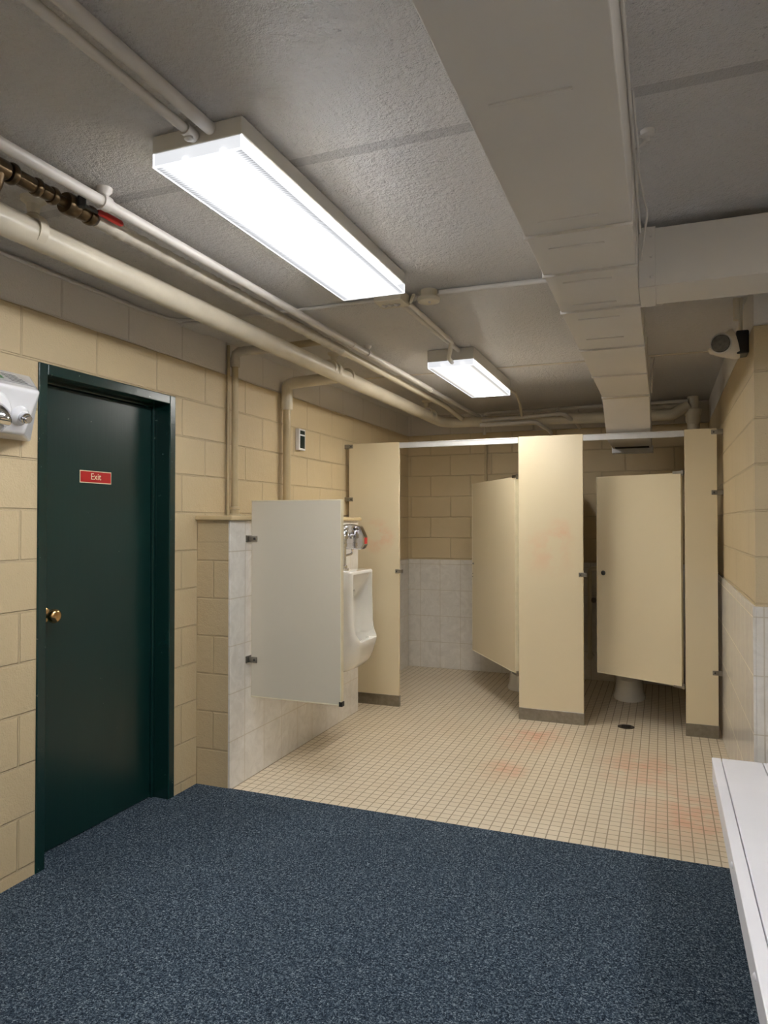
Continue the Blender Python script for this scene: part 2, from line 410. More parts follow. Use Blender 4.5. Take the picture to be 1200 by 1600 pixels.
# exit sign
s = thing('exit_sign', 'small red sign reading Exit with cream border on the dark green door', 'sign', (lx, 2.56, 1.612))
b = BM(); box(b, lx, lx+.002, 2.463, 2.657, 1.584, 1.640); obj('border', b, M['cream'], s)
b = BM(); box(b, lx+.002, lx+.0032, 2.4665, 2.6535, 1.5875, 1.6365); obj('panel', b, M['redsign'], s)
def text_mesh(name, body, size, mat, parent, origin, xdir, zdir, ext=.0004):
    cu = bpy.data.curves.new(name, 'FONT'); cu.body = body; cu.size = size; cu.align_x = 'CENTER'; cu.align_y = 'CENTER'; cu.extrude = ext
    tmp = bpy.data.objects.new(name+'_tmp', cu); C.objects.link(tmp)
    me = bpy.data.meshes.new_from_object(tmp.evaluated_get(bpy.context.evaluated_depsgraph_get()))
    bpy.data.objects.remove(tmp, do_unlink=True)
    X = Vector(xdir).normalized(); Z = Vector(zdir).normalized(); N = X.cross(Z)
    mt = Matrix((X, Z, N)).transposed().to_4x4(); mt.translation = Vector(origin)
    me.transform(mt); me.materials.clear(); me.materials.append(mat)
    o = bpy.data.objects.new(name, me); C.objects.link(o); o.parent = parent; o.location = -parent.location
    return o
text_mesh('lettering', 'Exit', .042, M['cream'], s, (lx+.0036, 2.558, 1.613), (0, 1, 0), (0, 0, 1))

# ------------------------------------------------------------------ hand dryer
t = thing('hand_dryer', 'white enamel hand dryer with chrome nozzle and push button left of the door', 'hand dryer', (XL, 1.755, 1.72))
def dsec(x, y0, y1, z0, z1, r=.02):   # ring in the wall-parallel plane
    return [(x, yy, zz) for (yy, zz, _) in rrect(y0, y1, z0, z1, 0, r)]
b = BM()
q = [(XL+.001, 1.50, 1.722), (XL+.001, 2.085, 1.722), (XL+.001, 2.085, 1.975), (XL+.001, 1.50, 1.975),
     (XL+.03, 1.50, 1.720), (XL+.03, 2.08, 1.720), (XL+.03, 2.08, 1.975), (XL+.03, 1.50, 1.975),
     (XL+.13, 1.61, 1.728), (XL+.13, 1.955, 1.728), (XL+.187, 1.982, 1.888), (XL+.187, 1.585, 1.888)]
v = [b.verts.new(p) for p in q]
b.faces.new([v[k] for k in (3, 2, 1, 0)])
for o1 in (0, 4):
    for k in range(4): b.faces.new((v[o1+k], v[o1+(k+1) % 4], v[o1+4+(k+1) % 4], v[o1+4+k]))
b.faces.new(v[8:12]); obj('body', b, M['white'], t, bevel=.012, seg=4, smooth=False)
b = BM(); lathe(b, [(.038, 0), (.035, .014), (.027, .022), (.025, .024)], (XL+.148, 1.918, 1.795), (.936, 0, -.35)); obj('button_boss', b, M['white'], t, smooth=True)
b = BM(); lathe(b, [(.019, 0), (.020, .018), (.018, .022), (.015, .023), (.014, .032), (.012, .034), (0, .034)], (XL+.170, 1.918, 1.787), (.936, 0, -.35)); obj('push_button', b, M['chrome'], t, smooth=True)
b = BM(); secs = []
for i in range(9):
    a = i/8*math.pi/2; rad = .070*math.cos(a)+.001; xo = XL+.135+.085*math.sin(a)
    ring = []
    for q in [2*math.pi*k/32 for k in range(32)]:
        zz = rad*math.sin(q)
        ring.append((xo, 1.80+rad*math.cos(q), 1.765+max(zz, -.25*rad)))
    secs.append(ring)
loft(b, secs); obj('nozzle', b, M['chrome'], t, smooth=True)
b = BM(); lathe(b, [(.085, 0), (.083, .006), (.072, .014)], (XL+.146, 1.80, 1.785), (.936, 0, -.35)); obj('nozzle_collar', b, M['white'], t, smooth=True)
# printed label on the sloping top
P0 = Vector((XL+.055, 0, 1.9622)); P1 = Vector((XL+.150, 0, 1.9095)); nn = Vector((.466, 0, .885)).normalized()*.0012
def slab(bm, ya, yb, sa, sb, lift):
    q = []
    for lf in (0, lift):
        for yy, ss in ((ya, sa), (yb, sa), (yb, sb), (ya, sb)):
            p = P0.lerp(P1, ss) + nn.normalized()*(lf+.0005); q.append(bm.verts.new((p.x, yy, p.z)))
    for f in ((0,3,2,1),(4,5,6,7),(0,1,5,4),(1,2,6,5),(2,3,7,6),(3,0,4,7)): bm.faces.new([q[i] for i in f])
b = BM(); slab(b, 1.62, 1.985, 0, 1, .001); lab = obj('label_plate', b, M['greyprint'], t)
b = BM()
for i in range(5):
    y = 1.90
    while y < 1.965:
        wd = random.uniform(.004, .011); slab(b, y, min(y+wd, 1.975), .15+i*.16, .15+i*.16+.07, .0016); y += wd+.0025
o = obj('small_print', b, M['greytext'], t)
b = BM()
for cy, cs, rr_ in ((1.83, .45, .3), (1.85, .3, .22), (1.86, .6, .22), (1.872, .5, .14)):
    slab(b, cy-rr_*.06, cy+rr_*.06, cs-rr_, cs+rr_*.8, .0018)
obj('leaf_mark', b, M['green'], t)

# ------------------------------------------------------------------ ceiling lights
def ceiling_light(x0, x1, y0, y1, zb, label, group='long fluorescent ceiling lights', tone=''):
    cx, cy = (x0+x1)/2, (y0+y1)/2; W = (x1-x0)/2; L = (y1-y0)/2; zh = zb+.038
    t = thing('ceiling_light', label, 'ceiling light', (cx, cy, zb), group)
    def part(name, bm, mat, **kw):
        o = obj(name, bm, mat, **kw); o.parent = t; return o
    h = ZC-.002-zb
    b = BM(); box(b, -W-.003, W+.003, -L-.003, L+.003, .038, h); part('housing', b, M['housing'], bevel=.003)
    b = BM(); box(b, -W+.004, W-.004, -L+.004, L-.004, .002, .006); b.faces.ensure_lookup_table(); b.faces[1].material_index = 1; part('lens', b, [M['emit_flat'+tone], M['housing']])
    for sx in (-1, 1):
        b = BM(); box(b, *sorted((sx*W, sx*(W-.003))), -L+.004, L-.004, .002, .042-.004); part('side_lens', b, M['clear_lens'])
        b = BM(); tube(b, [(sx*.06, -L+.03, .024), (sx*.06, L-.03, .024)], .0125, 14); part('fluorescent_tube', b, M['tube'+tone], smooth=True)
    b = BM(); box(b, -W, W, -L, -L+.004, .002, .038); part('end_lens', b, M['end_lens'])
    b = BM(); box(b, -W, W, L-.004, L, .002, .038); part('end_lens', b, M['end_lens'])
    b = BM(); e = .0045
    for xx in (-W, W): box(b, xx-e/2, xx+e/2, -L, L, 0, e)
    for yy in (-L, L): box(b, -W, W, yy-e/2, yy+e/2, 0, e)
    for xx in (-W, W):
        for yy in (-L, L): box(b, xx-e/2, xx+e/2, yy-e/2, yy+e/2, 0, .038)
    part('lens_rim', b, M['emit_rim'])
    return t
ceiling_light(-1.264, -.99, 1.535, 2.755, H+.948, 'long bright fluorescent ceiling light nearest the camera, between pipes and duct')
ceiling_light(-1.31, -1.03, 4.07, 5.14, H+.925, 'smaller looking far fluorescent ceiling light just in front of the toilet stalls', tone='_warm')
ceiling_light(-1.264, -.99, -1.75, -.53, H+.948, 'added unseen fluorescent ceiling light behind the camera above the carpet')  # unseen lamp, added to raise the room's brightness
ceiling_light(1.15, 1.43, -2.1, -.88, H+.948, 'added fluorescent fill light out of frame in the far corner behind the bench')  # unseen fill lamp, added to lift the overall light
ceiling_light(1.15, 1.43, -.1, 1.12, H+.948, 'added fluorescent ceiling light out of frame above the white bench')  # unseen lamp, added to brighten the bench side

# ------------------------------------------------------------------ ceiling ducts
DXL, DXR, DZB = -.36, -.072, 2.215
t = thing('air_duct', 'long grey painted sheet metal duct running under the ceiling to the stalls', 'duct', (-.21, 1.0, DZB))
b = BM()
prof_ = [(YF+.02, DZB), (4.80, DZB), (5.22, 1.985), (5.97, 1.985), (5.97, 2.16), (5.40, 2.16), (5.0, 2.41), (YF+.02, 2.41)]
va = [b.verts.new((DXL, y, z)) for y, z in prof_]; vb = [b.verts.new((DXR, y, z)) for y, z in prof_]
b.faces.new(va); b.faces.new(vb[::-1])
for i in range(len(prof_)):
    j = (i+1) % len(prof_); b.faces.new((va[i], va[j], vb[j], vb[i]))
obj('duct_body', b, M['duct'], t, bevel=.003)
seams = [2.02, 2.36, 2.80, 3.45, 4.10, 4.79]
for i, y in enumerate(seams):
    b = BM(); box(b, DXL-.003, DXR+.003, y-.008, y+.006, DZB-.008, DZB+.02)
    box(b, DXR, DXR+.004, y-.006, y+.006, DZB, 2.41)
    se = obj('seam_strip', b, M['duct'], t, bevel=.001)
    b = BM(); box(b, DXL, DXR, y+.0062, y+.009, DZB-.0015, DZB+.01); obj('seam_gap', b, M['dark'], se); b = None
    for xx in (DXL+.03, (DXL+DXR)/2, DXR-.03):
        b = BM(); lathe(b, [(.006, 0), (.005, .003), (0, .004)], (xx, y, DZB-.004), (0, 0, -1), 10); r_ = obj('rivet', b, M['duct'], t, smooth=True)
for y in (1.35, 1.93, 2.13, 2.45, 2.72, 2.92, 3.25):
    b = BM(); tube(b, [(DXL+.05, y, DZB+.002), (DXR-.08, y, DZB+.001)], .006, 8); obj('pressed_rib', b, M['duct'], t, smooth=True)
b = BM(); tube(b, [(DXR+.006, YF+.1, 2.40), (DXR+.006, 2.58, 2.40)], .0045, 10); obj('edge_flange', b, M['duct'], t, smooth=True)
b = BM(); box(b, DXL+.02, DXR-.02, 5.75, 5.86, 1.982, 1.990); obj('register_slot', b, M['dark'], t)
b = BM(); box(b, DXL-.008, DXR+.008, 5.87, 5.985, 1.950, 2.0); obj('register_frame', b, M['alu'], t, bevel=.002)
b = BM(); box(b, DXL-.003, DXR+.003, 4.80, 4.808, DZB-.012, DZB); obj('drop_flange', b, M['duct_far'], t)

t = thing('branch_duct', 'grey rectangular branch duct leaving the long duct to the right', 'duct', (1.2, 2.7, DZB))
b = BM(); box(b, DXR+.05, XR2, 2.59, 2.82, DZB, DZB+.198); obj('duct_body', b, M['duct'], t, bevel=.003)
b = BM(); box(b, DXR, DXR+.055, 2.583, 2.827, DZB-.004, DZB+.203); col = obj('duct_collar', b, M['duct'], t, bevel=.003)
for zz in (.03, .1, .17):
    b = BM(); lathe(b, [(.005, 0), (.004, .003), (0, .004)], (DXR+.04, 2.583, DZB+zz), (0, -1, 0), 10); obj('rivet', b, M['duct'], col, smooth=True)

# cable dangling along the duct side
b = BM(); tube(b, fillet([(DXR+.012, 1.75, 2.42), (DXR+.02, 1.98, 2.36), (DXR+.012, 2.1, 2.40), (DXR+.035, 2.25, 2.33), (DXR+.012, 2.45, 2.26)], .05), .003, 8)
tag(obj('cable', b, M['duct'], smooth=True), 'thin painted cable hanging loosely along the right side of the duct', 'cable')
b = BM(); tube(b, fillet([(DXR+.012, 4.7, 2.428), (DXR+.03, 4.69, 2.425), (DXR+.02, 4.6, 2.33), (DXR+.01, 4.75, 2.22)], .04), .004, 8)
tag(obj('cable', b, M['pipe_white'], smooth=True), 'short pale cable curling off the far ceiling beside the duct', 'cable')
b = BM(); lathe(b, [(.02, 0), (.018, .012), (.006, .016), (.006, .03), (0, .03)], (-.03, 1.99, ZC), (0, 0, -1)); tube(b, [(-.03, 1.99, ZC-.02), (-.06, 1.99, ZC-.045)], .004, 8)
tag(obj('ceiling_hook', b, M['duct'], smooth=True), 'small painted hook on the ceiling to the right of the duct', 'hook')

# ------------------------------------------------------------------ pipes
def hanger(x, y, z, r, label, mat, cup=True):
    t = thing('pipe_hanger', label, 'pipe hanger', (x, y, ZC), 'pipe hangers')
    b = BM()
    q_ = 1 if r > .03 else .62
    if cup: lathe(b, [(.04*q_, 0), (.038*q_, .01), (.022*q_, .022), (.018*q_, .05*q_)], (x, y, ZC), (0, 0, -1), 20)
    obj('ceiling_cup', b, mat, t, smooth=True) if cup else b.free()
    b = BM(); tube(b, [(x, y, ZC-.01), (x, y, z+r)], .009, 8); obj('rod', b, mat, t, smooth=True)
    b = BM(); n = 24; w_ = .016
    rings = []
    for k in range(n):
        a = 2*math.pi*k/n; c, s_ = math.cos(a), math.sin(a)
        rings.append([b.verts.new((x+c*q, y+yy, z+s_*q)) for q, yy in ((r+.0005, -w_), (r+.006, -w_), (r+.006, w_), (r+.0005, w_))])
    for k in range(n):
        p, q = rings[k], rings[(k+1) % n]
        for j in range(4): b.faces.new((p[j], p[(j+1) % 4], q[(j+1) % 4], q[j]))
    obj('strap', b, mat, t, smooth=True)
ZP = H+.93; XP = -1.865
t = thing('drain_pipe', 'thickest cream pipe hung along the left ceiling, bending right at the back wall', 'pipe', (XP, 1.5, ZP))
path = fillet([(XP, YF, ZP), (XP, 6.24, ZP-.02), (-.1, 6.30, ZP-.045)], .16)
b = BM(); tube(b, path, .046, 24); obj('pipe_run', b, M['pipe'], t, smooth=True)
b = BM(); tube(b, fillet([(-.12, 6.30, ZP-.045), (.08, 6.31, ZP-.045), (.2, 6.34, ZP+.03)], .09), .045, 20); obj('end_bend', b, M['pipe'], t, smooth=True)
for y in (1.50, 3.86, 4.12, 5.9):
    b = BM(); tube(b, [(XP, y-.012, ZP), (XP, y+.012, ZP)], .051, 24); obj('collar', b, M['pipe'], t, smooth=True)
b = BM(); tube(b, [(XP, 1.36, ZP), (XP, 1.46, ZP)], .054, 24); obj('wide_coupling', b, M['pipe_white'], t, smooth=True)
b = BM()
for yy in (1.38, 1.39, 1.40, 1.44): tube(b, [(XP, yy, ZP), (XP, yy+.004, ZP)], .0555, 24)
obj('clamp_bands', b, M['steel'], t, smooth=True)
hanger(XP, 1.69, ZP, .047, 'cup and strap hanger holding the thickest pipe above the hand dryer', M['pipe'])
hanger(XP, 3.92, ZP, .047, 'cup and strap hanger holding the thickest pipe beside its elbow branch', M['pipe'])
hanger(XP, 5.75, ZP, .047, 'small strap hanger holding the far end of the thickest pipe', M['pipe'])

XM, ZM = -1.70, H+.98
t = thing('lagged_pipe', 'lumpy lagged middle pipe running from the brass valves along the ceiling', 'pipe', (XM, 1.8, ZM))
n = 110; b = BM(); tube(b, [(XM, 1.78+i*(3.7-1.78)/n, ZM) for i in range(n+1)], .0255, 16, wob=.11); obj('lagging', b, M['lag'], t, smooth=True)
b = BM(); tube(b, fillet([(XM, 3.68, ZM), (XM, 5.75, ZM), (XM+.02, 6.25, ZM-.05), (-1.45, 6.33, ZM-.09)], .08), .021, 16); obj('pipe_run', b, M['pipe'], t, smooth=True)
b = BM(); tube(b, [(XM, 3.66, ZM), (XM, 3.72, ZM)], .028, 16); obj('coupling', b, M['pipe'], t, smooth=True)

t = thing('brass_valve_line', 'old brown brass valves and tee at the left end of the lagged pipe', 'valve', (XM, 1.6, ZM))
def seg(y0, y1, r, name='fitting', mat='brass'):
    b = BM(); tube(b, [(XM, y0, ZM), (XM, y0+.006, ZM), (XM, y1-.006, ZM), (XM, y1, ZM)], [r*.9, r, r, r*.9], 20); return obj(name, b, M[mat], t, smooth=True)
b = BM(); tube(b, [(XM, 1.2, ZM), (XM, 1.79, ZM)], .016, 16); obj('valve_pipe', b, M['brass'], t, smooth=True)
for y0, y1, r in ((1.36, 1.39, .030), (1.39, 1.45, .027), (1.455, 1.475, .031), (1.48, 1.54, .022), (1.54, 1.56, .027), (1.565, 1.60, .022), (1.60, 1.62, .027), (1.655, 1.70, .034), (1.70, 1.745, .027), (1.745, 1.77, .031)): seg(y0, y1, r)
b = BM(); tube(b, fillet([(XM, 1.42, ZM), (XM-.02, 1.42, ZM-.06), (XM-.12, 1.40, ZM-.07)], .04), .024, 16); obj('tee_branch', b, M['brass'], t, smooth=True)
b = BM(); tube(b, [(XM, 1.68, ZM), (XM+.045, 1.685, ZM)], .012, 12); tube(b, [(XM+.04, 1.685, ZM-.01), (XM+.04, 1.685, ZM+.022)], .013, 10); obj('valve_stem', b, M['darksteel'], t, smooth=True)
b = BM(); tube(b, [(XM+.042, 1.69, ZM), (XM+.042, 1.73, ZM-.003), (XM+.046, 1.765, ZM)], [.005, .005, .005], 10); obj('lever_arm', b, M['darksteel'], t, smooth=True)
b = BM(); tube(b, [(XM+.046, 1.745, ZM), (XM+.048, 1.755, ZM), (XM+.05, 1.84, ZM), (XM+.05, 1.85, ZM)], [.006, .0105, .0105, .006], 12); obj('lever_handle', b, M['red'], t, smooth=True)

XT, ZT = -1.605, H+.99
t = thing('conduit', 'smooth white conduit running straight beside the lagged pipe on its right', 'conduit', (XT, 1.5, ZT))
b = BM(); tube(b, fillet([(XT, YF, ZT), (XT, 6.2, ZT), (-1.56, 6.38, ZT-.02)], .06), .0175, 18); obj('conduit_run', b, M['pipe_white'], t, smooth=True)
for y in (3.62, 5.05):
    b = BM(); tube(b, [(XT, y-.02, ZT), (XT, y+.02, ZT)], .021, 18); obj('coupling', b, M['pipe_white'], t, smooth=True)
hanger(XT, 1.72, ZT, .018, 'small cup hanger on the smooth white conduit near the brass valves', M['pipe_white'])
hanger(XT, 3.83, ZT, .018, 'small cup hanger on the smooth white conduit near the far light', M['pipe_white'])

# branch from the thick pipe down the wall
XV, YV = -2.285, 4.09
t = thing('downpipe', 'beige downpipe elbowing off the thickest pipe and running down beside the thermostat', 'pipe', (XV, YV, PZ+.026))
b = BM(); tube(b, fillet([(XP+.01, YV-.02, ZP-.01), (XV+.06, YV, ZP-.02), (XV, YV, ZP-.03), (XV, YV, 2.17)], .09, 10), .037, 20); obj('elbow', b, M['pipe'], t, smooth=True)
b = BM(); tube(b, [(XV, YV, 2.20), (XV, YV, PZ+.026)], .026, 20); obj('pipe_run', b, M['pipe_beige'], t, smooth=True)
b = BM(); tube(b, [(XV, YV, 2.14), (XV, YV, 2.15), (XV, YV, 2.19), (XV, YV, 2.20)], [.032, .038, .038, .034], 20); obj('clamp', b, M['pipe'], t, smooth=True)
# thinner riser at the near end
XW, YW = -2.29, 3.49
t = thing('riser_pipe', 'thin beige riser pipe standing on the near end of the low wall', 'pipe', (XW, YW, PZ+.026))
b = BM(); tube(b, fillet([(XW, YW, PZ+.026), (XW, YW, 2.385), (-1.72, YW+.01, 2.40)], .03), .019, 16); obj('pipe_run', b, M['pipe_beige'], t, smooth=True)
b = BM(); tube(b, [(XW-.025, YW-.03, PZ+.026), (XW-.025, YW-.03, 2.42)], .009, 12); obj('slim_tube', b, M['pipe_beige'], t, smooth=True)
b = BM(); pts = fillet([(XW, YW, 2.30), (XW, YW, 2.387), (-2.05, YW+.005, 2.39)], .05); tube(b, pts, .027, 16, wob=.06); obj('lagging', b, M['lag'], t, smooth=True)
b = BM(); lathe(b, [(.04, 0), (.038, .008), (.027, .013), (.025, .035), (.031, .037), (.03, .05), (.022, .054)], (XW, YW, PZ+.026), (0, 0, 1)); obj('base_fitting', b, M['pipe_beige'], t, smooth=True)

# slim surface cable in the wall and ceiling corner
b = BM(); tube(b, fillet([(XL+.012, YF, 2.422), (XL+.012, 2.75, 2.422), (XL+.03, 2.95, 2.43), (XL+.16, 3.0, 2.432)], .1), .008, 10)
tag(obj('surface_cable', b, M['pipe_white'], smooth=True), 'slim white painted cable along the corner of left wall and ceiling', 'cable')
b = BM(); tube(b, [(XL+.05, 3.3, ZC-.004), (-1.1, 3.28, ZC-.004)], .006, 10)

# conduits feeding the near light
b.free()
b = BM(); tube(b, [(-1.133, YF, H+1.008), (-1.133, 1.50, H+1.008), (-1.133, 1.533, H+1.006)], .0125, 14)
t = thing('light_conduit', 'round conduit entering the near end of the large ceiling light', 'conduit', (-1.133, 0, H+1.008)); obj('conduit_run', b, M['pipe_white'], t, smooth=True)
b = BM(); tube(b, [(-1.133, 1.490, H+1.008), (-1.133, 1.531, H+1.006)], .017, 14); lathe(b, [(.012, 0), (.012, .012), (.006, .016)], (-1.133, 1.51, H+1.0), (0, 0, -1), 12); obj('end_connector', b, M['pipe_white'], t, smooth=True)
b = BM(); tube(b, [(-1.083, YF, ZC-.017), (-1.083, 1.70, ZC-.017)], .017, 14)
tag(obj('ceiling_conduit', b, M['pipe_white'], smooth=True), 'thicker conduit fixed flat to the ceiling beside the one entering the large light', 'conduit')

# junction box, detector and conduits between the lights
t = thing('junction_box', 'small painted junction box at the far end of the large ceiling light', 'junction box', (-1.12, 3.02, ZC))
b = BM(); box(b, -1.20, -1.07, 2.93, 3.05, ZC-.05, ZC); obj('box_body', b, M['pipe'], t, bevel=.004)
b = BM()
for xx in (-1.18, -1.15, -1.12): tube(b, [(xx, 2.985, ZC-.052), (xx+.012, 2.99, ZC-.058), (xx+.02, 3.0, ZC-.05)], .006, 8)
obj('cable_clamps', b, M['pipe_white'], t, smooth=True)
b = BM(); tube(b, fillet([(-1.03, 2.99, ZC-.02), (-1.06, 3.04, ZC-.03), (-1.085, 3.10, ZC-.02)], .02), .007, 10); obj('looped_cable', b, M['pipe'], t, smooth=True)
t = thing('heat_detector', 'round painted heat detector on the ceiling between the two lights', 'detector', (-.965, 3.01, ZC))
b = BM(); lathe(b, [(.036, 0), (.036, .032), (.05, .034), (.052, .040), (.047, .052), (.02, .058), (0, .059)], (-.965, 3.01, ZC), (0, 0, -1)); obj('detector_body', b, M['pipe'], t, smooth=True)
b = BM(); lathe(b, [(.006, 0), (.004, .006), (0, .007)], (-.955, 2.99, ZC-.058), (0, 0, -1), 12); obj('indicator', b, M['white'], t, smooth=True)
b = BM(); tube(b, [(-.92, 3.02, ZC-.012), (-.36, 3.035, ZC-.012)], .012, 12); tag(obj('conduit', b, M['duct'], smooth=True), 'conduit on the ceiling between the round detector and the duct', 'conduit')
b = BM(); tube(b, [(XL+.02, 3.035, ZC-.008), (-1.2, 3.035, ZC-.008)], .008, 10); tag(obj('conduit', b, M['duct'], smooth=True), 'slim conduit crossing the ceiling left of the junction box above the pipes', 'conduit')
b = BM(); tube(b, [(-1.12, 3.05, ZC-.024), (-1.12, 4.20, ZC-.014)], .013, 14)
tag(obj('conduit', b, M['pipe_white'], smooth=True), 'straight conduit on the ceiling running over the top of the far light', 'conduit')
b = BM(); tube(b, fillet([(-1.08, 3.06, ZC-.03), (-1.08, 3.78, ZC-.035), (-1.14, 3.93, ZC-.09), (-1.16, 4.068, ZC-.085)], .06), .012, 14)
tag(obj('conduit', b, M['pipe_white'], smooth=True), 'bent conduit dropping into the near end of the far light', 'conduit')
b = BM(); tube(b, fillet([(-1.06, 5.14, ZC-.05), (-1.06, 5.5, ZC-.03), (-1.10, 5.9, ZC-.04), (-1.12, 6.1, ZC-.12)], .06), .011, 14)
tag(obj('conduit', b, M['pipe'], smooth=True), 'conduit leaving the far end of the far light towards the back wall', 'conduit')

# pipework across the back of the stalls
b = BM(); tube(b, fillet([(-1.50, 6.33, 2.20), (-1.50, 6.32, 2.39), (-.36, 6.32, 2.40), (.2, 6.32, 2.40)], .02), .015, 12)
tag(obj('pipe', b, M['pipe_white'], smooth=True), 'thin pipe highest along the back wall, turning down at its left end', 'pipe')
b = BM(); tube(b, fillet([(-1.60, 6.30, 2.325), (-1.46, 6.20, 2.31), (-.78, 6.12, 2.325), (-.68, 6.34, 2.26), (-.68, 6.5, 2.25)], .06), .018, 14)
tag(obj('pipe', b, M['pipe_white'], smooth=True), 'thin pipe crossing the back, bending down right of the middle stall panel top', 'pipe')
b = BM(); tube(b, fillet([(-1.50, 6.16, 2.265), (-1.02, 6.18, 2.275), (-.93, 6.35, 2.22), (-.93, 6.5, 2.21)], .06), .018, 14)
tag(obj('pipe', b, M['pipe_white'], smooth=True), 'lowest of the thin pipes crossing the back, bending away over the left stall', 'pipe')
b = BM(); tube(b, fillet([(-.84, 6.25, 2.40), (-.84, 6.25, 2.36), (-.84, 6.2, 2.32)], .02), .011, 12)
tag(obj('pipe', b, M['pipe_white'], smooth=True), 'very short upright pipe joining two thin pipes over the back', 'pipe')
b = BM(); tube(b, [(-1.545, 6.575, 2.20), (-1.545, 6.575, 1.06)], .013, 12)
tag(obj('pipe', b, M['pipe_beige'], smooth=True), 'thin upright pipe on the block wall inside the left stall', 'pipe')
t = thing('soil_stack', 'thick upright cast pipe with a hub in the back right ceiling corner', 'pipe', (.26, 6.3, 1.9))
b = BM(); tube(b, [(.24, 6.36, 2.44), (.24, 6.36, 0)], .045, 20); obj('pipe_run', b, M['pipe'], t, smooth=True)
b = BM(); lathe(b, [(.045, 0), (.066, .01), (.066, .05), (.058, .06), (.058, .10), (.045, .13)], (.24, 6.36, 2.34), (0, 0, -1)); obj('hub', b, M['pipe'], t, smooth=True)
b = BM(); tube(b, [(-.1+i*.025, 6.42, 2.385+.006*math.sin(i*1.7)) for i in range(12)], .028, 12, wob=.15)
tag(obj('wrapped_pipe', b, M['lag'], smooth=True), 'crumpled wrapped pipe at the ceiling left of the upright cast pipe', 'pipe')
t = thing('flush_pipe', 'white looped pipe low on the back wall of the right stall', 'pipe', (-.6, 6.5, .2))
b = BM(); tube(b, fillet([(-.60, 6.50, .20), (-.60, 6.50, 1.0), (-.50, 6.50, 1.0), (-.50, 6.50, .86)], .04), .018, 14); obj('pipe_run', b, M['pipe'], t, smooth=True)
b = BM(); tube(b, [(-.60, 6.588, .22), (-.60, 6.50, .22)], .03, 14); obj('wall_flange', b, M['pipe'], t, smooth=True)
b = BM(); lathe(b, [(.02, 0), (.024, .01), (.02, .03)], (-.58, 6.50, .72), (1, -.3, 0), 12); obj('stop_valve', b, M['steel'], t, smooth=True)

# ------------------------------------------------------------------ thermostat
t = thing('thermostat', 'small white framed box with dark window on the wall beside the downpipe', 'thermostat', (XL, 4.33, 1.90))
b = BM(); box(b, XL, XL+.032, 4.285, 4.375, 1.898, 2.045); obj('case', b, M['white'], t, bevel=.004)
b = BM(); box(b, XL+.03, XL+.0335, 4.297, 4.363, 1.912, 1.997); obj('window', b, M['screen'], t, bevel=.001)
b = BM(); box(b, XL+.03, XL+.0335, 4.297, 4.363, 2.007, 2.033); obj('grille', b, M['screen'], t, bevel=.001)

# ------------------------------------------------------------------ urinal screen
SY = 3.375
t = thing('urinal_screen', 'greyish cream privacy screen bracketed to the low wall before the urinal', 'privacy screen', (PX, SY, .45))
sx0, sx1, sz0, sz1 = PX+.022, -1.555, .452, 1.525
b = BM(); box(b, sx0, sx1-.004, SY-.012, SY+.012, sz0+.004, sz1-.004); obj('panel', b, M['lam_grey'], t, bevel=.002)
b = BM(); e = .006
box(b, sx0-.001, sx1, SY-.014, SY+.014, sz1-e, sz1); box(b, sx1-e, sx1, SY-.014, SY+.014, sz0, sz1-e); box(b, sx0-.001, sx1-e, SY-.014, SY+.014, sz0, sz0+e)
obj('edge_trim', b, M['edge'], t, bevel=.0015)
b = BM(); box(b, sx1-.014, sx1+.005, SY-.016, SY+.016, sz0-.005, sz0+.02); obj('corner_cap', b, M['black'], t, bevel=.002)
for zz in (1.315, .655):
    b = BM(); box(b, PX, PX+.006, SY-.036, SY+.036, zz-.019, zz+.019); box(b, PX, PX+.062, SY-.019, SY-.014, zz-.016, zz+.016); box(b, PX, PX+.062, SY+.014, SY+.019, zz-.016, zz+.016)
    br = obj('bracket', b, M['steel'], t, bevel=.002)
    b = BM(); lathe(b, [(.007, 0), (.0065, .003), (0, .005)], (PX+.045, SY-.019, zz), (0, -1, 0), 12); obj('screw', b, M['darksteel'], br, smooth=True)

# ------------------------------------------------------------------ urinal
UY, UZ = 4.22, .44
ux = PX+.002
t = thing('urinal', 'white porcelain wall urinal with tall sides behind the privacy screen', 'urinal', (PX, UY, UZ))
b = BM(); secs = []
for z, D, hw, r in ((0, .19, .085, .06), (.010, .235, .115, .07), (.035, .29, .148, .08), (.075, .325, .168, .085), (.12, .345, .178, .085), (.17, .356, .183, .075), (.205, .360, .185, .06), (.225, .354, .185, .05), (.26, .333, .184, .035), (.32, .323, .184, .03), (.50, .318, .184, .03), (.645, .318, .184, .03), (.655, .312, .179, .03)):
    secs.append([(x, y, zz) for x, y, zz in rrect(ux, ux+D, UY-hw, UY+hw, UZ+z, r)])
loft(b, secs); ur = obj('bowl', b, M['porcelain'])
def cutter(secs_): bb = BM(); loft(bb, secs_); return obj('cutter', bb, M['porcelain'])
c1 = cutter([rrect(ux+.20, ux+.6, UY-.135, UY+.135, UZ+.212, .05), rrect(ux+.20, ux+.6, UY-.145, UY+.145, UZ+.26, .05), rrect(ux+.21, ux+.6, UY-.152, UY+.152, UZ+.47, .05), rrect(ux+.26, ux+.6, UY-.155, UY+.155, UZ+.56, .04), rrect(ux+.308, ux+.6, UY-.157, UY+.157, UZ+.635, .03)])
c2 = cutter([rrect(ux+.14, ux+.26, UY-.08, UY+.08, UZ+.11, .05), rrect(ux+.12, ux+.31, UY-.12, UY+.12, UZ+.16, .05), rrect(ux+.12, ux+.330, UY-.14, UY+.14, UZ+.235, .05)])
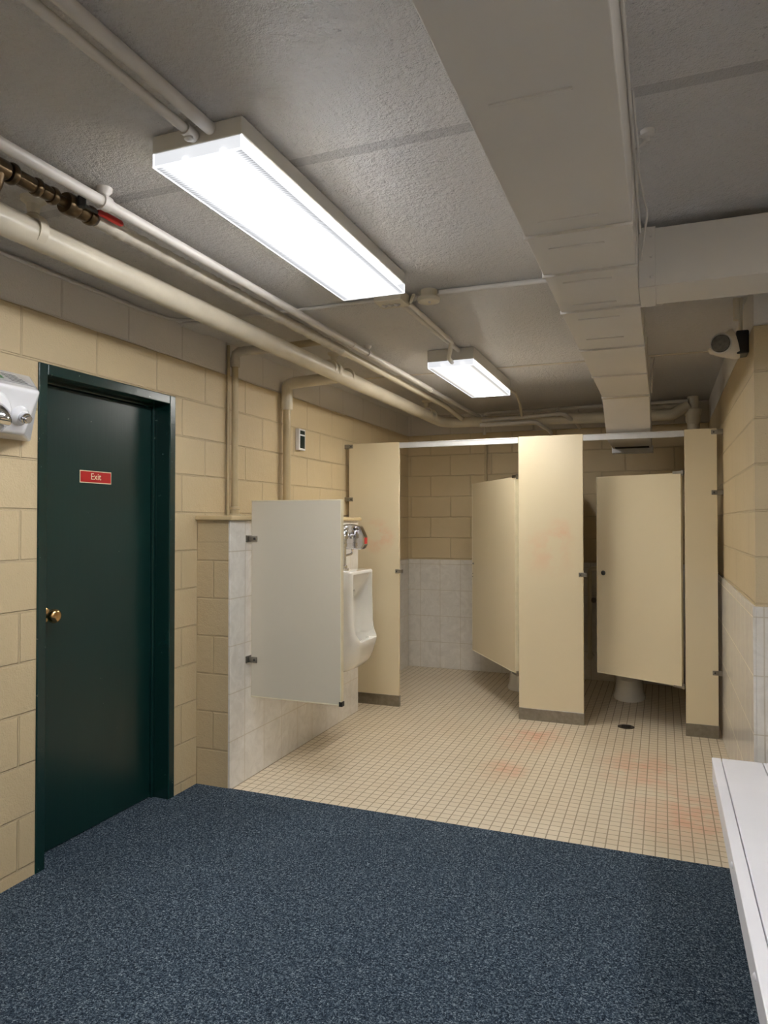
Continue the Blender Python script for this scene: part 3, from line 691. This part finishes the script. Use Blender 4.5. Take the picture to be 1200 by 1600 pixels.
c3 = cutter([rrect(ux+.06, ux+.28, UY-.10, UY+.10, UZ+.17, .03), rrect(ux+.06, ux+.28, UY-.095, UY+.095, UZ+.46, .03), rrect(ux+.07, ux+.28, UY-.075, UY+.075, UZ+.51, .03), rrect(ux+.1, ux+.28, UY-.04, UY+.04, UZ+.525, .03)])
cut(ur, [c1, c2, c3])
ur.parent = t; ur.location = -t.location
bv = ur.modifiers.new('bevel', 'BEVEL'); bv.width = .009; bv.segments = 3; bv.limit_method = 'ANGLE'; bv.angle_limit = math.radians(35)
for p in ur.data.polygons: p.use_smooth = True
b = BM(); lathe(b, [(.03, 0), (.03, .002), (.02, .003), (0, .003)], (ux+.2, UY, UZ+.112), (0, 0, 1)); obj('drain_strainer', b, M['chrome'], t, smooth=True)

VX, VY = -1.93, UY
t = thing('flush_valve', 'chrome flush valve with boxy sensor unit above the urinal', 'flush valve', (VX, VY, 1.095))
b = BM()
lathe(b, [(.028, 0), (.028, .012), (.02, .014), (.019, .03), (.011, .034), (.011, .15), (.017, .152), (.017, .175), (.014, .178), (.015, .20), (.024, .205), (.026, .25), (.022, .256), (.026, .262), (.027, .275), (.02, .285), (0, .288)], (VX, VY, 1.093), (0, 0, 1), 24)
obj('valve_body', b, M['chrome'], t, smooth=True)
b = BM(); lathe(b, [(.014, -.02), (.018, -.01), (.018, .01), (.011, .012), (.011, .05), (.02, .052), (.02, .065), (.012, .066)], (VX, VY+.02, 1.315), (0, 1, 0), 20); obj('side_union', b, M['chrome'], t, smooth=True)
b = BM(); tube(b, [(PX, VY, 1.315), (PX+.008, VY, 1.315), (PX+.009, VY, 1.315), (VX, VY, 1.315)], [.032, .030, .014, .014], 18); obj('supply_arm', b, M['chrome'], t, smooth=True)
b = BM(); prof2 = [(0, 0), (.13, 0), (.15, .03), (.15, .085), (.115, .155), (.05, .17), (0, .165)]
va = [b.verts.new((VX-.05+x, VY+.085, 1.225+z)) for x, z in prof2]; vb = [b.verts.new((VX-.05+x, VY+.155, 1.225+z)) for x, z in prof2]
b.faces.new(va); b.faces.new(vb[::-1])
for i in range(len(prof2)):
    j = (i+1) % len(prof2); b.faces.new((va[i], va[j], vb[j], vb[i]))
sb = obj('sensor_cover', b, M['chrome'], t, bevel=.008, seg=3)
b = BM(); box(b, VX+.098, VX+.103, VY+.10, VY+.14, 1.262, 1.305); obj('sensor_window', b, M['red'], sb, bevel=.002)
b = BM(); tube(b, fillet([(VX, VY, 1.185), (VX+.0, VY+.12, 1.195), (VX, VY+.12, 1.23)], .03), .008, 12); obj('brace_tube', b, M['chrome'], t, smooth=True)

# ------------------------------------------------------------------ stall front
SF = 5.10; TH = .026; PT = 2.02
def bracket(par, x, z, left=True, y=SF):
    s_ = -1 if left else 1
    b = BM(); x0, x1 = sorted((x, x+s_*.035)); box(b, x0, x1, y-.006, y-.001, z-.017, z+.017)
    x2, x3 = sorted((x+s_*.03, x+s_*.036)); box(b, x2, x3, y-.006, y+.05, z-.017, z+.017)
    x4, x5 = sorted((x, x-s_*.035)); box(b, x4, x5, y-.006, y-.001, z-.015, z+.015)
    o = obj('bracket', b, M['steel'], par, bevel=.002)
    b = BM(); lathe(b, [(.006, 0), (.005, .003), (0, .004)], (x-s_*.02, y-.006, z), (0, -1, 0), 12); obj('screw', b, M['darksteel'], o, smooth=True)
def pilaster(x0, x1, label):
    t = thing('stall_pilaster', label, 'stall panel', ((x0+x1)/2, SF, 0), 'toilet stall front panels')
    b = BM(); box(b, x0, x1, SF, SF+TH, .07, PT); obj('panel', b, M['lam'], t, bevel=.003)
    b = BM(); box(b, x0-.002, x1+.002, SF-.003, SF+TH+.003, 0, .083); obj('shoe', b, M['steel'], t, bevel=.002)
    return t
p1 = pilaster(-2.295, -1.875, 'leftmost cream stall front panel, behind the urinal')
p2 = pilaster(-.962, -.513, 'wide middle cream stall front panel between the two doors')
p3 = pilaster(.138, .334, 'narrow cream stall front panel at the tiled right wall')
for zz in (2.0, 1.585): bracket(p1, -2.295, zz, True)
for zz in (1.995, 1.60, .425): bracket(p3, .334, zz, False)
def keeper(par, x, z):
    b = BM(); box(b, x-.03, x+.004, SF-.008, SF, z-.016, z+.016); box(b, x-.002, x+.022, SF-.008, SF+TH+.006, z-.014, z+.014)
    o = obj('latch_keeper', b, M['steel'], par, bevel=.003)
    b = BM(); lathe(b, [(.006, 0), (.005, .003), (0, .004)], (x-.018, SF-.008, z), (0, -1, 0), 12); obj('screw', b, M['darksteel'], o, smooth=True)
keeper(p1, -1.875, 1.03); keeper(p2, -.513, 1.04)
# head rail: one aluminium rail behind the panels' faces
t = thing('head_rail', 'long silver aluminium rail joining the tops of the stall front panels', 'rail', (-.9, SF, PT))
b = BM(); box(b, -1.874, -.963, SF+.001, SF+TH, PT-.047, PT-.005); box(b, -.512, .137, SF+.001, SF+TH, PT-.047, PT-.005)
box(b, -1.874, -.963, SF-.003, SF+.003, PT-.012, PT-.005); box(b, -.512, .137, SF-.003, SF+.003, PT-.012, PT-.005)
box(b, -1.88, .14, SF+TH+.001, SF+TH+.012, PT-.045, PT-.007)
obj('rail', b, M['alu'], t, bevel=.002)
# dividing panel
t = thing('stall_divider', 'cream dividing panel between the two toilet stalls', 'stall panel', (-.735, 5.8, .3))
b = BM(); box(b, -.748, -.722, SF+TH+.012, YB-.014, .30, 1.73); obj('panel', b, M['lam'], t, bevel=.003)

def stall_door(hx, ang, width, label, knob, latch_x=None):
    """hinged at hx on the front plane; ang = opening angle inward, in degrees (leaf runs to -X)"""
    t = thing('stall_door', label, 'stall door', (hx, SF+.02, 0), 'toilet stall doors')
    t.rotation_euler = (0, 0, -math.radians(ang))
    z0, z1 = .318, 1.735
    def part(name, bm, mat, par=t, **kw):
        o = obj(name, bm, mat, **kw); o.parent = par; return o
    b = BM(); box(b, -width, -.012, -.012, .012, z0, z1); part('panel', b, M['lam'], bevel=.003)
    b = BM(); box(b, -.013, -.006, -.014, .014, z0, z1); box(b, -width-.003, -width+.001, -.014, .014, z0, z1); box(b, -width, -.012, -.014, .014, z0-.002, z0+.005); part('edge_trim', b, M['edge'], bevel=.001)
    for zz, s_ in ((z1, 1), (z0, -1)):
        b = BM(); box(b, -.06, .012, -.017, .017, zz-.005*(1+s_)/2-.002, zz+.012*s_ if s_ > 0 else zz+.004) if s_ > 0 else box(b, -.06, .012, -.017, .017, zz-.012, zz+.002)
        tube(b, [(0, 0, zz-.018), (0, 0, zz+.018)], .009, 12)
        part('hinge', b, M['steel'], bevel=.001)
    if knob:
        b = BM(); lathe(b, [(.017, 0), (.017, .003), (.011, .005), (.010, .016), (0, .018)], (-width+.05, -.012, 1.04), (0, -1, 0), 20); part('latch_knob', b, M['darksteel'], smooth=True)
    b = BM(); box(b, -width-.004, -width+.03, .012, .024, 1.02, 1.06); lt = part('latch', b, M['steel'], bevel=.002)
    if not knob:
        b = BM()
        for zz in (1.0, .975): lathe(b, [(.004, 0), (.003, .004)], (-width+.012, -.012, zz-.03), (0, -1, 0), 10)
        lathe(b, [(.009, 0), (.008, .004), (0, .006)], (-width+.02, -.012, 1.055), (0, -1, 0), 12)
        part('screw_heads', b, M['darksteel'], smooth=True)
    return t
stall_door(-.975, 57, .965, 'left toilet stall door standing well open into its stall', False)
stall_door(.125, 25.5, .625, 'right toilet stall door with round latch knob standing slightly open', True)

# ------------------------------------------------------------------ toilets
def toilet(cx, cy, label):
    t = thing('toilet', label, 'toilet', (cx, cy, 0), 'white toilets')
    def part(name, bm, mat, par=t, **kw):
        o = obj(name, bm, mat, **kw); o.parent = par; return o
    def ell(z, cy_, rx, ry, n=28): return [(rx*math.cos(a), cy_+ry*math.sin(a), z) for a in [2*math.pi*k/n for k in range(n)]]
    b = BM(); loft(b, [ell(0, .12, .125, .20), ell(.02, .12, .125, .20), ell(.05, .12, .112, .19), ell(.16, .12, .105, .18), ell(.24, .08, .13, .22), ell(.31, .03, .17, .26), ell(.37, .02, .188, .275), ell(.395, .02, .19, .28)])
    part('bowl', b, M['porcelain'], smooth=True)
    b = BM(); n = 32; R = []
    for a in [2*math.pi*k/n for k in range(n)]:
        c, s_ = math.cos(a), math.sin(a)
        R.append([b.verts.new((c*q*.195, .02+s_*q*.285, z)) for q, z in ((.62, .397), (1, .397), (1.0, .415), (.64, .418))])
    for k in range(n):
        if math.sin(2*math.pi*(k+.5)/n) < -.985: continue
        p, q = R[k], R[(k+1) % n]
        for j in range(4): b.faces.new((p[j], p[(j+1) % 4], q[(j+1) % 4], q[j]))
    part('seat', b, M['white'], smooth=True)
    b = BM(); tube(b, fillet([(0, .36, .38), (0, .36, .75), (0, .58, .75)], .05), .015, 14); lathe(b, [(.03, 0), (.032, .06), (.02, .09)], (0, .40, .72), (0, 0, 1), 18); part('flush_valve', b, M['chrome'], smooth=True)
    b = BM(); box(b, -.10, .10, .24, .40, .22, .40); part('rear_block', b, M['porcelain'], bevel=.03, seg=3)
    return t
toilet(-.255, 5.95, 'white toilet whose pedestal shows under the right stall door')
toilet(-1.12, 5.99, 'white toilet mostly hidden behind the open left stall door')

# floor drain
t = thing('floor_drain', 'small round metal floor drain at the right stall opening', 'drain', (-.24, 5.17, 0))
b = BM(); lathe(b, [(.056, 0), (.056, .002), (.05, .003), (0, .0032)], (-.24, 5.17, 0), (0, 0, 1)); obj('drain_plate', b, M['drain'], t, smooth=True)
b = BM()
for i in range(5): box(b, -.27, -.21, 5.135+i*.016, 5.141+i*.016, .003, .0038)
obj('slots', b, M['dark'], t)

# ------------------------------------------------------------------ bench
t = thing('bench', 'long white bench with boarded top along the right edge of the carpet', 'bench', (.45, 2, .009))
bx0, by0, by1, bt = .18, YF+.3, 3.19, .45
xs = [bx0, bx0+.037, bx0+.186, bx0+.335, bx0+.484]
for i in range(4):
    b = BM(); box(b, xs[i]+.0015, xs[i+1]-.0015, by0, by1, bt-.022, bt); obj('board', b, M['bench'], t, bevel=.003)
b = BM(); box(b, bx0+.003, bx0+.022, by0+.002, by1-.003, bt-.092, bt-.0225); ap = obj('apron', b, M['bench'], t, bevel=.003)
for y in (.9, 1.42, 1.74, 2.28, 2.95):
    b = BM(); lathe(b, [(.009, 0), (.009, .004), (.005, .007), (0, .008)], (bx0+.004, y, bt-.03), (-1, 0, 0), 14); obj('bolt', b, M['bench'], ap, smooth=True)
b = BM(); box(b, bx0+.022, bx0+.47, by1-.022, by1-.003, bt-.092, bt-.0225); obj('end_apron', b, M['bench'], t, bevel=.003)
for y in (by0+.15, .2, 1.6, 3.0):
    for xx in (bx0+.10, bx0+.40):
        b = BM(); box(b, xx, xx+.06, y, y+.06, .009, bt-.0225); obj('leg', b, M['bench'], t, bevel=.004)

# ------------------------------------------------------------------ emergency light
t = thing('emergency_light', 'small round lamp head on a dark box high on the right wall', 'emergency light', (XR, 3.62, 2.2))
ly, lz = 3.64, 2.235
b = BM(); box(b, XR-.052, XR, ly-.05, ly+.05, lz-.062, lz+.045); obj('back_box', b, M['black'], t, bevel=.006)
b = BM(); lathe(b, [(.07, 0), (.07, .012), (.062, .03), (.038, .075), (.02, .10), (.012, .115), (0, .118)], (XR-.052, ly, lz-.005), (-1, -.05, -.25), 28); obj('cone_body', b, M['duct_far'], t, smooth=True)
b = BM(); lathe(b, [(.03, 0), (.045, .03), (.047, .05), (.043, .053), (.04, .047), (0, .047)], (XR-.105, ly-.01, lz-.005), (-.25, -1, -.1), 28); hd = obj('lamp_head', b, M['duct'], t, smooth=True)
b = BM(); lathe(b, [(.040, 0), (.038, .004), (0, .005)], (XR-.1175, ly-.058, lz-.0105), (-.25, -1, -.1), 24); obj('lens', b, M['glassgrey'], hd, smooth=True)
b = BM(); tube(b, [(XR-.03, ly, lz+.045), (XR-.03, ly, ZC)], .009, 12); tube(b, [(XR-.045, ly, 2.34), (XR-.045, ly, ZC)], .016, 12); obj('supply_conduit', b, M['pipe'], t, smooth=True)
